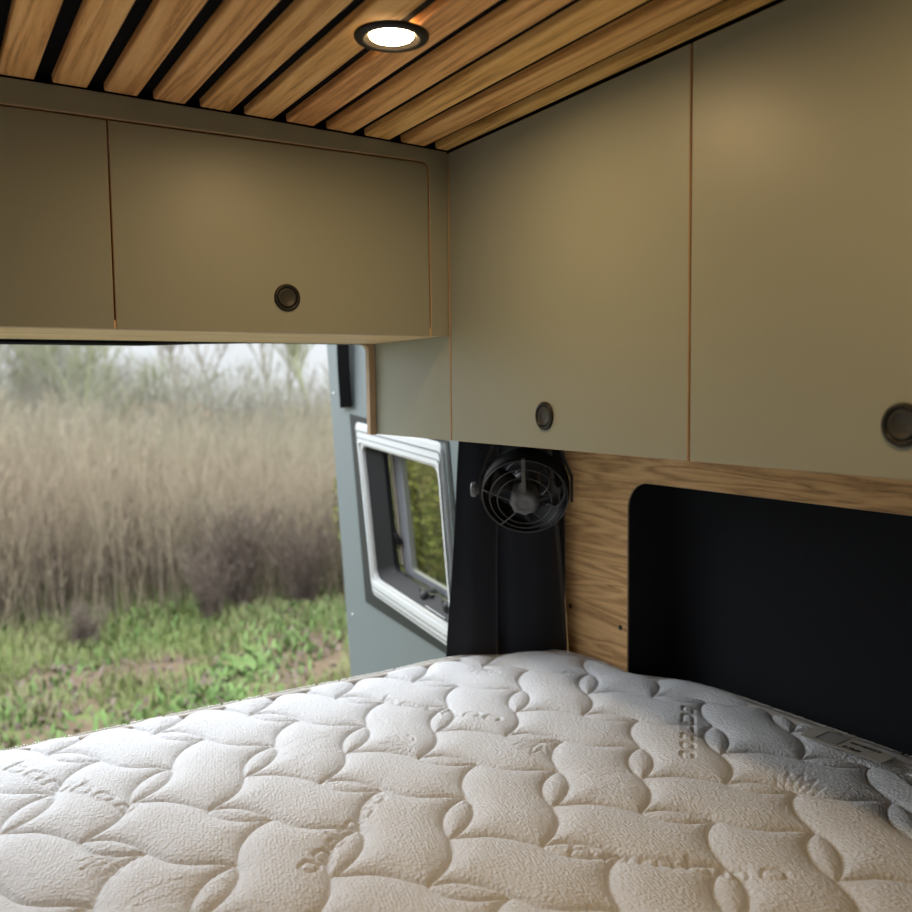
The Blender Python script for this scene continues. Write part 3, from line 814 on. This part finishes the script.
def stamp(cx, cy, w, h, rot):
    c = np.array(P2(cx, cy)); ex = np.array((math.cos(rot), math.sin(rot))); ey_ = np.array((-ex[1], ex[0])); S = []
    rr = random.Random(int(cx))
    arc = [tuple(c+ex*w*math.cos(a)*.55+ey_*h*(.35+.35*math.sin(a))) for a in np.linspace(.2, PI-.2, 14)]; S += path(*arc)
    for row in (.18, -.25):
        x = -.45
        while x < .45:
            k = rr.choice('obam'); g = GL[k]; sc_ = .055*w
            S += [(tuple(c+ex*(x*w+q[0]*sc_*1.2)+ey_*(row*h+q[1]*h*.22)), tuple(c+ex*(x*w+w_[0]*sc_*1.2)+ey_*(row*h+w_[1]*h*.22))) for q, w_ in g]
            x += .13 if k == 'm' else .10
    emboss_lines(S, .0012, .0014)
stamp(615, 786, .13, .075, .0); stamp(315, 752, .12, .085, .30); stamp(190, 905, .12, .08, .1)
# soft edge, slow undulation, corner sag
ez = np.where(ED < .035, -.009*(1-np.clip(ED, 0, .035)/.035)**1.6, 0)
hz = hz*np.clip(ED/.02, 0, 1)+ez
hz += .0025*np.sin(GX*5.1+1)*np.cos(GY*4.3) + zlift(GX, GY)
nyg, nxg = GX.shape
cellw = .0035
vin = ED > -cellw
VX = np.where(ED < 0, EX, GX); VY = np.where(ED < 0, EY, GY); VZ = ZM+np.where(ED < 0, -.012+zlift(GX, GY), hz)
idx = -np.ones(GX.shape, int)
fj, fi = np.where(vin[:-1, :-1] & vin[1:, :-1] & vin[:-1, 1:] & vin[1:, 1:] & ((ED[:-1, :-1] > 0) | (ED[1:, 1:] > 0) | (ED[1:, :-1] > 0) | (ED[:-1, 1:] > 0)))
used = np.zeros(GX.shape, bool)
for dj, di in ((0, 0), (1, 0), (0, 1), (1, 1)): used[fj+dj, fi+di] = True
idx[used] = np.arange(used.sum())
verts = np.stack([VX[used], VY[used], VZ[used]], 1)
F = np.stack([idx[fj, fi], idx[fj, fi+1], idx[fj+1, fi+1], idx[fj+1, fi]], 1)
mt = empty('mattress', (.2, .6, ZM-.15))
tag(mt, 'white quilted mattress with wavy leaf pattern filling the bed', 'mattress')
me = bpy.data.meshes.new('quilted_cover')
bs = np.array((.2, .6, ZM-.15)); verts = verts-bs
me.vertices.add(len(verts)); me.vertices.foreach_set('co', verts.ravel())
me.loops.add(F.size); me.loops.foreach_set('vertex_index', F.ravel().astype(np.int32))
me.polygons.add(len(F)); me.polygons.foreach_set('loop_start', np.arange(0, F.size, 4, dtype=np.int32))
me.polygons.foreach_set('use_smooth', np.ones(len(F), bool)); me.update(calc_edges=True); me.validate()
me.materials.append(M['ticking'])
qc = bpy.data.objects.new('quilted_cover', me); COL.objects.link(qc); qc.parent = mt; BASE[qc.name] = Vector(bs)
# border and tape along the outline
def offset(P_, d):
    n = len(P_); o = []
    for i in range(n):
        a, c = P_[i-1], P_[(i+1) % n]; t = c-a; t = t/np.linalg.norm(t); o.append(P_[i]+np.array((-t[1], t[0]))*d)
    return np.array(o)
vis = edge[:-1]
e_out = offset(edge, .006)
b = MB(); n = len(edge)
for P_, z in ((edge, ZM-.014), (offset(edge, .003), ZM-.03), (offset(edge, .003), ZM-.135), (offset(edge, -.01), ZM-.15)):
    b.v += [(p[0], p[1], z+float(zlift(p[0], p[1]))) for p in P_]
for k in range(3):
    for i in range(n):
        j = (i+1) % n; b.face([k*n+i, k*n+j, (k+1)*n+j, (k+1)*n+i], 0, True)
b.face([3*n+i for i in range(n)])
b.build('border', 'tape', mt)
b = MB()
tp = [(-.028, ZM-.0085), (-.026, ZM-.0022), (-.010, ZM-.0036), (.002, ZM-.0062), (.0065, ZM-.0110), (.004, ZM-.018), (-.001, ZM-.019)]
for d, z in tp:
    b.v += [(p[0], p[1], z+float(zlift(p[0], p[1]))) for p in offset(edge, d)]
for k in range(len(tp)-1):
    for i in range(n):
        j = (i+1) % n; b.face([k*n+i, k*n+j, (k+1)*n+j, (k+1)*n+i], 0, True)
b.build('edging_tape', 'tape', mt)
# overlock stitching: little loops along the outer rim of the tape
b = MB(); eo = offset(edge, .005); k0 = 0
seg = np.hypot(*(np.diff(eo, axis=0).T)); cum = np.concatenate([[0], np.cumsum(seg)])
s_ = 1.1; smax = cum[-2]
while s_ < smax:
    i = np.searchsorted(cum, s_)-1; t = (s_-cum[i])/seg[i]; p = eo[i]*(1-t)+eo[i+1]*t; d = eo[i+1]-eo[i]; d = d/np.linalg.norm(d); nrm = np.array((-d[1], d[0]))
    zz = ZM-.0105+R.uniform(-.0006, .001)
    q0 = p-nrm*.006; q1 = p+nrm*R.uniform(.0016, .0034)
    zf = float(zlift(p[0], p[1])); zz += zf
    b.tube([(q0[0], q0[1], ZM-.0035+zf), (q1[0], q1[1], zz+.0045), (q1[0]+d[0]*.001, q1[1]+d[1]*.001, zz-.004)], .0011, 4)
    s_ += .0042*R.uniform(.85, 1.2)*(1 if R.random() > .03 else 2.2)
tag(b.build('overlock_stitching', 'stitch', mt), 'white overlock stitching', kind='stuff')
# woven label on the cover
lc = [Vector(at(x, y, 2, ZM+.0075)) for x, y in ((800, 734.7), (818.8, 724.7), (895.7, 756.8), (881, 762.8))]
lab = MB().quadbox([lc[0], lc[1], lc[2], lc[3]], (0, 0, -.0012)).build('label_tag', 'label', mt)
lab['label'] = 'taupe woven label with a striped mark and two lines of print'
ulen = (lc[3]-lc[0]); ul = ulen.normalized(); vw = (lc[1]-lc[0]); vl = (vw-ul*vw.dot(ul)); wid = vl.length; vl.normalize(); Ltot = ulen.length
zl = Vector((0, 0, .0004))
b = MB(); o_ = lc[0]+ul*Ltot*.16+vl*wid*.16+zl
Wm, Hm = Ltot*.27, wid*.62
def bar(p, q, w_, mi=0, mb=b):
    d_ = (q-p).normalized(); n_ = Vector((-d_.y, d_.x, 0))*w_/2
    mb.quadbox([p-n_, q-n_, q+n_, p+n_], (0, 0, .0002), mi)
cs = [o_, o_+ul*Wm, o_+ul*Wm+vl*Hm, o_+vl*Hm]
for i in range(4): bar(cs[i], cs[(i+1) % 4], .0016)
for k in range(1, 6): bar(o_+vl*Hm*k/6+ul*.002, o_+vl*Hm*k/6+ul*(Wm-.002), .0018, 1)
bar(o_+vl*Hm+ul*Wm*.3, o_+vl*Hm*1.12+ul*Wm*.42, .0016); bar(o_+vl*Hm*1.12+ul*Wm*.42, o_+vl*Hm+ul*Wm*.6, .0016)
b.build('printed_mark', ['ink', 'ink_blue'], lab)
for txt, row, sz in (('voor matrassen', .50, .30), ('de Nacht', .14, .34)):
    cu = bpy.data.curves.new('lettering', 'FONT'); cu.body = txt; cu.size = 1; cu.extrude = .01; cu.offset = .03
    tmp = bpy.data.objects.new('tmp_text', cu); lme = bpy.data.meshes.new_from_object(tmp); bpy.data.objects.remove(tmp); lme.materials.clear(); lme.materials.append(M['ink'])
    sc_ = Ltot*(.37 if row > .3 else .22)/max(v.co.x for v in lme.vertices); lme.transform(Matrix.Diagonal((sc_, sc_*1.7, .01, 1)))
    o = bpy.data.objects.new('lettering', lme); COL.objects.link(o); o.parent = lab
    pos = lc[0]+ul*Ltot*.49+vl*wid*row+zl-Vector(bs)
    mrot = Matrix((ul, vl, Vector((0, 0, 1)))).transposed().to_4x4(); o.matrix_local = Matrix.Translation(pos) @ mrot
t = empty('bed_base', (.1, .65, -1.6)); tag(t, 'bed platform carrying the mattress', 'bed base')
MB().box(-1.17, 1.255, -.4, 1.64, -.775, -.7505).build('platform', 'underside', t)
for x, y in ((-1.1, -.35), (1.2, -.35), (-1.1, 1.56), (1.2, 1.56)): MB().box(x-.025, x+.025, y-.025, y+.025, -1.6, -.775).build('leg', 'underside', t)

# ------------------------------------------------------------------ outdoors
def gh(x, y):
    d = math.hypot(x, y)
    return GZ + .05*math.sin(x*.9+1)*math.sin(y*.7) + .03*math.sin(x*2.3+y*1.7) - max(0, d-30)*.010
b = MB(); gxs = list(np.concatenate([np.linspace(-120, -16, 14), np.linspace(-14, 16, 61), np.linspace(18, 120, 14)])); gys = list(np.concatenate([[-30, -10, 0], np.linspace(2, 30, 57), np.linspace(34, 160, 18)]))
for y in gys:
    for x in gxs: b.v.append((x, y, gh(x, y)))
m_ = len(gxs)
for j in range(len(gys)-1):
    for i in range(m_-1): k = j*m_+i; b.face([k, k+1, k+m_+1, k+m_], 0, True)
st(b.build('ground', 'ground', base=(0, 0, 0)), 'grassy field behind the van')

def pol(px, d):
    """ground position at distance d in the direction of photo column px"""
    r, u, f = cam_axes(); v = r*((px-456)/FOC)+f; h = Vector((v.x, v.y)).normalized(); return h.x*d, h.y*d
def fastmesh(name, V, T, mat):
    me = bpy.data.meshes.new(name); V = np.array(V, dtype=np.float32); T = np.array(T, dtype=np.int32)
    me.vertices.add(len(V)); me.vertices.foreach_set('co', V.ravel())
    me.loops.add(T.size); me.loops.foreach_set('vertex_index', T.ravel())
    me.polygons.add(len(T)); me.polygons.foreach_set('loop_start', np.arange(0, T.size, T.shape[1], dtype=np.int32)); me.update(calc_edges=True)
    me.materials.append(M[mat]); o = bpy.data.objects.new(name, me); COL.objects.link(o); return o
# grass blades
def grass(name, n, dmin, dmax, hmin, hmax, w, mat, px0=-330, px1=520, lean=.6, patch=None):
    V = []; T = []
    for _ in range(n):
        d = math.sqrt(R.uniform(dmin**2, dmax**2)); x, y = pol(R.uniform(px0, px1), d)
        if patch and not patch(x, y): continue
        z = gh(x, y)-.01
        a = R.uniform(0, 2*PI); ca, sa = math.cos(a), math.sin(a); h = R.uniform(hmin, hmax); ww = w*R.uniform(.6, 1.4); l = R.uniform(.1, lean)*h
        k = len(V); b2 = a+R.uniform(1, 2.2); lx, ly = math.cos(b2)*l, math.sin(b2)*l
        V += [(x-ca*ww*.5, y-sa*ww*.5, z), (x+ca*ww*.5, y+sa*ww*.5, z), (x+lx*.4+ca*ww*.55, y+ly*.4+sa*ww*.55, z+h*.6), (x+lx*.4-ca*ww*.55, y+ly*.4-sa*ww*.55, z+h*.6),
              (x+lx+ca*ww*.1, y+ly+sa*ww*.1, z+h*.92), (x+lx-ca*ww*.1, y+ly-sa*ww*.1, z+h*.92)]
        T += [(k, k+1, k+2, k+3), (k+3, k+2, k+4, k+5)]
    return fastmesh(name, V, T, mat)
BARE = [(*pol(12, 5.9), .75), (*pol(75, 6.3), .45), (*pol(150, 7.4), .3), (*pol(300, 7.2), .5), (*pol(60, 7.3), .35)]
def pn(x, y):
    b_ = sum(1.6*math.exp(-((x-a)**2+(y-c)**2)/q**2) for a, c, q in BARE)
    return math.sin(x*1.3+2)*math.sin(y*1.1+.5)+.6*math.sin(x*3.1-y*2.2)+.15-b_
tag(grass('field_grass', 60000, 3.6, 13, .05, .16, .010, 'grass', patch=lambda x, y: pn(x, y)+R.uniform(-.5, .5) > -.75), 'green field grass growing behind the van', 'grass', kind='stuff')
tag(grass('broad_leaf_weeds', 20000, 4.0, 12, .04, .11, .028, 'leafy', lean=1.2, patch=lambda x, y: pn(x+4, y*1.2)+R.uniform(-.5, .5) > .2), 'low green broad leaved weeds among the field grass', 'weeds', kind='stuff')
tag(grass('dead_leaf_litter', 9000, 3.6, 12, .02, .07, .03, 'bramble', lean=1.5, patch=lambda x, y: pn(x, y)+R.uniform(-.4, .4) < -.1), 'brown dead leaves and trampled stems between the grass', 'leaf litter', kind='stuff')

def twig(V, T, p, q, w):
    """thin three-sided stem"""
    p = np.array(p); q = np.array(q); d = q-p; s = np.array((d[1]+.01, -d[0], 0)); s = s/(np.linalg.norm(s)+1e-9)*w; s2 = np.array((-s[1], s[0], 0))*.87
    k = len(V)
    V += [p+s, p-s*.5+s2, p-s*.5-s2, q+s*.5, q-s*.25+s2*.5, q-s*.25-s2*.5]
    T += [(k, k+1, k+4, k+3), (k+1, k+2, k+5, k+4), (k+2, k, k+3, k+5)]
def stand(name, n, dmin, dmax, hmin, hmax, mat, sp=.5, px0=-380, px1=560, w=.004, tw=7, hf=None, dexp=1.0, thin=.55):
    V = []; T = []
    for _ in range(n):
        d = dmin+(dmax-dmin)*R.random()**dexp; x, y = pol(R.uniform(px0, px1), d); z = gh(x, y)-.02
        h = R.uniform(hmin, hmax)*(hf(x, y) if hf else 1)
        lx, ly = R.gauss(0, .16)*h, R.gauss(0, .16)*h
        p0 = np.array((x, y, z)); p1 = p0+np.array((lx*.4, ly*.4, h*.5)); p2 = p0+np.array((lx, ly, h))
        twig(V, T, p0, p1, w); twig(V, T, p1, p2, w*.75)
        for _k in range(tw):
            t = R.uniform(.25, .98); s = p0+(p2-p0)*t; a = R.uniform(0, 2*PI); l = h*R.uniform(.08, .26)*(1.15-t*.6)
            e = s+np.array((math.cos(a)*l*sp, math.sin(a)*l*sp, l*R.uniform(.3, .95))); twig(V, T, s, e, w*thin)
            # seed heads and side sprays
            for _m in range(2):
                a2 = a+R.uniform(-1, 1); l2 = l*.45; s2 = s+(e-s)*R.uniform(.4, 1); twig(V, T, s2, s2+np.array((math.cos(a2)*l2*sp, math.sin(a2)*l2*sp, l2*R.uniform(.2, .9))), w*thin*.9)
    return fastmesh(name, V, T, mat)
hfn = lambda x, y: 1+.13*math.sin(x*.8+.4)+.10*math.sin(x*2.1+y)
tag(stand('dry_weeds', 4200, 9.0, 13.5, .95, 1.55, 'weed', hf=hfn, w=.0055), 'tall dry brown weeds at the edge of the field grass', 'weeds', kind='stuff')
tag(stand('straw_weeds', 3600, 13.5, 23, 1.3, 1.95, 'weed_far', hf=hfn, w=.009, tw=7), 'pale straw coloured weeds farther back in the field', 'weeds', kind='stuff')
tag(stand('bramble_thicket', 1500, 9.2, 11.5, .45, 1.05, 'bramble', sp=1.2, w=.006, tw=8), 'dark bramble stems tangled low among the dry weeds', 'brambles', kind='stuff')
tag(stand('far_scrub', 2600, 24, 42, 1.9, 3.0, 'hedge', hf=lambda x, y: 1+.25*math.sin(x*.35)+.15*math.sin(x*.9+y*.2), sp=.8, w=.018, tw=10), 'pale leafless scrub far behind the weeds', 'scrub', kind='stuff')
# single plants that stand out
def clump(px, d, h, n, spread, mat, label, cat='bush'):
    x0, y0 = pol(px, d); z0 = gh(x0, y0)-.02; V = []; T = []
    for _ in range(n):
        a = R.uniform(0, 2*PI); s = spread*R.random(); hh = h*R.uniform(.6, 1); p = np.array((x0+R.gauss(0, .05), y0+R.gauss(0, .05), z0)); q = p+np.array((math.cos(a)*s, math.sin(a)*s, hh))
        m1 = (p+q)/2+np.array((0, 0, hh*.12)); twig(V, T, p, m1, .007); twig(V, T, m1, q, .005)
        for _k in range(7):
            t = R.uniform(.2, 1); s_ = p+(q-p)*t; a2 = R.uniform(0, 2*PI); l = hh*R.uniform(.1, .3)
            twig(V, T, s_, s_+np.array((math.cos(a2)*l, math.sin(a2)*l, l*R.uniform(-.1, .8))), .004)
    V = np.array(V)-np.array((x0, y0, z0)); o = fastmesh('weed_bush', V, T, mat); o.location = (x0, y0, z0)
    tag(o, label, cat); return o
clump(75, 8.4, .42, 60, .30, 'bramble', 'small dark twiggy bush standing alone in the grass, before the weeds')
clump(236, 9.0, 1.15, 90, .55, 'bramble', 'large dark bare bush in front of the weeds, near the opened door')
clump(205, 8.7, .8, 60, .45, 'bramble', 'middle sized dark bare bush leaning beside the large one')
clump(300, 9.0, .95, 70, .5, 'bramble', 'dark bare bush closest to the edge of the opened door')
def leafy_bush(px, d, h, rad, n, label):
    x0, y0 = pol(px, d); z0 = gh(x0, y0)-.03; V = []; T = []
    for _ in range(26):
        a = R.uniform(0, 2*PI); s = rad*R.uniform(.2, .8); twig(V, T, np.array((0, 0, 0.)), np.array((math.cos(a)*s, math.sin(a)*s, h*R.uniform(.6, .95))), .012)
    k = len(V); V = [tuple(v) for v in V]
    T = [tuple(t) for t in T]
    for _ in range(n):
        a = R.uniform(0, 2*PI); zf = R.random(); s = rad*math.sqrt(R.random())*math.sin(PI*(.12+.8*zf))**.6; c = Vector((math.cos(a)*s, math.sin(a)*s, h*(.04+.96*zf)))
        e1 = Vector((R.gauss(0, 1), R.gauss(0, 1), R.gauss(0, .6))).normalized()*.035; e2 = e1.orthogonal().normalized()*.022; k = len(V)
        V += [tuple(c-e1), tuple(c+e2), tuple(c+e1), tuple(c-e2)]; T.append((k, k+1, k+2, k+3))
    o = fastmesh('leafy_bush', V, T, 'leaf_olive'); o.location = (x0, y0, z0); tag(o, label, 'bush'); return o
M['leaf_olive'] = veg_mat(k=.46, name='olive_leaves', cols=[(.15, .16, .05), (.24, .26, .08), (.34, .36, .12), (.30, .24, .12)], scale=1.5)
leafy_bush(428, 9.2, 2.1, 1.0, 9000, 'olive green leafy bush added to colour the view through the opened door window')  # bush added so that the pane shows olive green
# trees
def tree(px, d, h, crown, mat, label, trunk=.12, seed=1, depth=4, up=.55, lowest=.15, kids=5):
    rr = random.Random(seed); x0, y0 = pol(px, d); z0 = gh(x0, y0)-.05; V = []; T = []
    def grow(p, dr, L, w, lev):
        steps = 3; pts = [p]
        for i in range(steps):
            dr = dr+np.array((rr.gauss(0, .13), rr.gauss(0, .13), rr.gauss(0, .05)+.03)); dr = dr/np.linalg.norm(dr)
            q = pts[-1]+dr*L/steps; twig(V, T, pts[-1], q, w*(1-.22*i)); pts.append(q)
        if lev == 0: return
        for k in range(kids if lev < depth else kids*2+3):
            t = rr.uniform(lowest if lev == depth else .25, 1); i = min(int(t*steps), steps-1); s = pts[i]+(pts[i+1]-pts[i])*(t*steps-i)
            a = rr.uniform(0, 2*PI); nd = np.array((math.cos(a)*crown, math.sin(a)*crown, up+rr.uniform(-.2, .3)))+dr*.35; nd = nd/np.linalg.norm(nd)
            grow(s, nd, L*rr.uniform(.34, .55)*(1.15-.45*t if lev == depth else 1), max(w*.5, .012), lev-1)
    grow(np.array((0., 0., 0.)), np.array((0, 0, 1.)), h*.8, trunk, depth)
    me_o = fastmesh('bare_tree', V, T, mat); me_o.location = (x0, y0, z0)
    tag(me_o, label, 'tree', 'bare trees along the far edge of the field'); return me_o
tree(88, 24, 6.3, .75, 'bark_green', 'broad green tinged bare tree farthest along the field on the open side', .10, 3, 4, .75, .12, 6)
tree(62, 28, 6.6, .8, 'bark_green', 'second green tinged bare tree overlapping the broad one', .10, 5, 4, .75, .12, 6)
tree(18, 34, 6.2, .9, 'hedge', 'low brown grey bare tree at the outer end of the tree row', .12, 8, 4, .6, .1, 6)
tree(190, 36, 10, .55, 'bark', 'tall slim dark bare tree beside the red roofed house', .16, 11, 4, .8, .25, 5)
tree(222, 44, 10, .6, 'bark', 'pale bare tree just behind the slim dark one', .14, 12, 4, .8, .25, 5)
tree(262, 38, 10, .6, 'hedge', 'bare tree with spreading grey twigs between the slim dark tree and the door', .15, 14, 4, .8, .2, 5)
tree(318, 30, 8, .55, 'bark_green', 'dense greenish bare tree right beside the edge of the opened door', .15, 17, 4, .9, .1, 6)
tree(290, 46, 11, .6, 'hedge', 'tall hazy bare tree behind the greenish one near the door', .15, 18, 4, .8, .2, 5)
tree(-60, 30, 8, .8, 'hedge', 'bare tree standing outside the picture beyond the brown grey one', .15, 21, 4, .7, .15, 5)
for px, d, h in ((205, 27, 2.1), (250, 29, 2.2)):
    clump(px, d, h, 90, 1.5, 'bramble', 'dark rounded bush under the slim bare tree, before the house' if px == 205 else 'dark rounded bush farther from the house, under the grey trees')
# house
hx, hy = pol(166, 62); hz0 = gh(hx, hy)
dirv = Vector((hx, hy)).normalized(); ang = math.atan2(dirv.y, dirv.x)-PI/2+.35
ca, sa = math.cos(ang), math.sin(ang)
def HL(x, y, z): return (hx+x*ca-y*sa, hy+x*sa+y*ca, hz0+z)
t = empty('house', (hx, hy, hz0)); tag(t, 'distant low house with an orange red tiled roof behind the field', 'house')
b = MB(); b.quadbox([HL(-2.2, -2, 0), HL(2.2, -2, 0), HL(2.2, -2, .95), HL(-2.2, -2, .95)], Vector(HL(0, 2, 0))-Vector(HL(0, -2, 0))); b.build('walls', 'brick', t)
b = MB(); b.v = [HL(-2.5, -2.3, .9), HL(2.5, -2.3, .9), HL(2.5, 2.3, .9), HL(-2.5, 2.3, .9), HL(-2.3, 0, 1.75), HL(2.3, 0, 1.75)]
for q in ([0, 1, 5, 4], [2, 3, 4, 5], [1, 2, 5], [3, 0, 4], [3, 2, 1, 0]): b.face(q)
b.build('roof', 'tile', t)
b = MB(); b.quadbox([HL(-1.2, -2.02, .35), HL(-.4, -2.02, .35), HL(-.4, -2.02, .8), HL(-1.2, -2.02, .8)], (0, 0, .0)); 
MB().quadbox([HL(-1.2, -2.05, .3), HL(-.3, -2.05, .3), HL(-.3, -2.05, .8), HL(-1.2, -2.05, .8)], Vector(HL(0, .04, 0))-Vector(HL(0, 0, 0))).build('window', 'window_dark', t)

# ------------------------------------------------------------------ sky, daylight
w = bpy.data.worlds.new('overcast_sky'); SC.world = w; w.use_nodes = True; nt = w.node_tree
bg = nt.nodes['Background']; tc = N(nt, 'ShaderNodeTexCoord'); sp = N(nt, 'ShaderNodeSeparateXYZ')
nt.links.new(tc.outputs['Generated'], sp.inputs[0])
cr = N(nt, 'ShaderNodeValToRGB'); e = cr.color_ramp.elements
e[0].position = 0; e[0].color = (.50, .525, .54, 1); e[1].position = 1; e[1].color = (2.9, 3.1, 3.35, 1)
k = e.new(.15); k.color = (.60, .63, .66, 1); k = e.new(.45); k.color = (2.2, 2.35, 2.55, 1)
nt.links.new(sp.outputs['Z'], cr.inputs['Fac'])
no = N(nt, 'ShaderNodeTexNoise'); no.inputs['Scale'].default_value = 2.5; no.inputs['Detail'].default_value = 4
nt.links.new(tc.outputs['Generated'], no.inputs['Vector'])
mr = N(nt, 'ShaderNodeMapRange'); mr.inputs['To Min'].default_value = .85; mr.inputs['To Max'].default_value = 1.15
nt.links.new(no.outputs['Fac'], mr.inputs['Value'])
vm = N(nt, 'ShaderNodeVectorMath', operation='SCALE'); nt.links.new(cr.outputs['Color'], vm.inputs[0]); nt.links.new(mr.outputs[0], vm.inputs['Scale'])
nt.links.new(vm.outputs[0], bg.inputs['Color']); bg.inputs['Strength'].default_value = 1.0
sun = bpy.data.lights.new('veiled_sun', 'SUN'); sun.energy = .9; sun.angle = math.radians(60); sun.color = (1, .98, .95)
so = bpy.data.objects.new('veiled_sun', sun); COL.objects.link(so)
so.rotation_euler = Vector((.30, -.80, -.55)).to_track_quat('-Z', 'Y').to_euler(); so.location = (-2, 6, 5)

# ------------------------------------------------------------------ camera
cam = bpy.data.cameras.new('camera'); co = bpy.data.objects.new('camera', cam); COL.objects.link(co); SC.camera = co
r, u, f = cam_axes()
co.matrix_world = Matrix((r, u, -f)).transposed().to_4x4()
cam.sensor_width = 36; cam.lens = FOC/912*36; cam.clip_start = .02; cam.clip_end = 500
cam.dof.use_dof = True; cam.dof.focus_distance = 1.35; cam.dof.aperture_fstop = 4.0
SC.view_settings.view_transform = 'Standard'; SC.view_settings.look = 'None'; SC.view_settings.gamma = 1; SC.view_settings.exposure = .72
SC.view_settings.use_curve_mapping = False
SC.cycles.use_denoising = True
SC.cycles.max_bounces = 10; SC.cycles.diffuse_bounces = 6
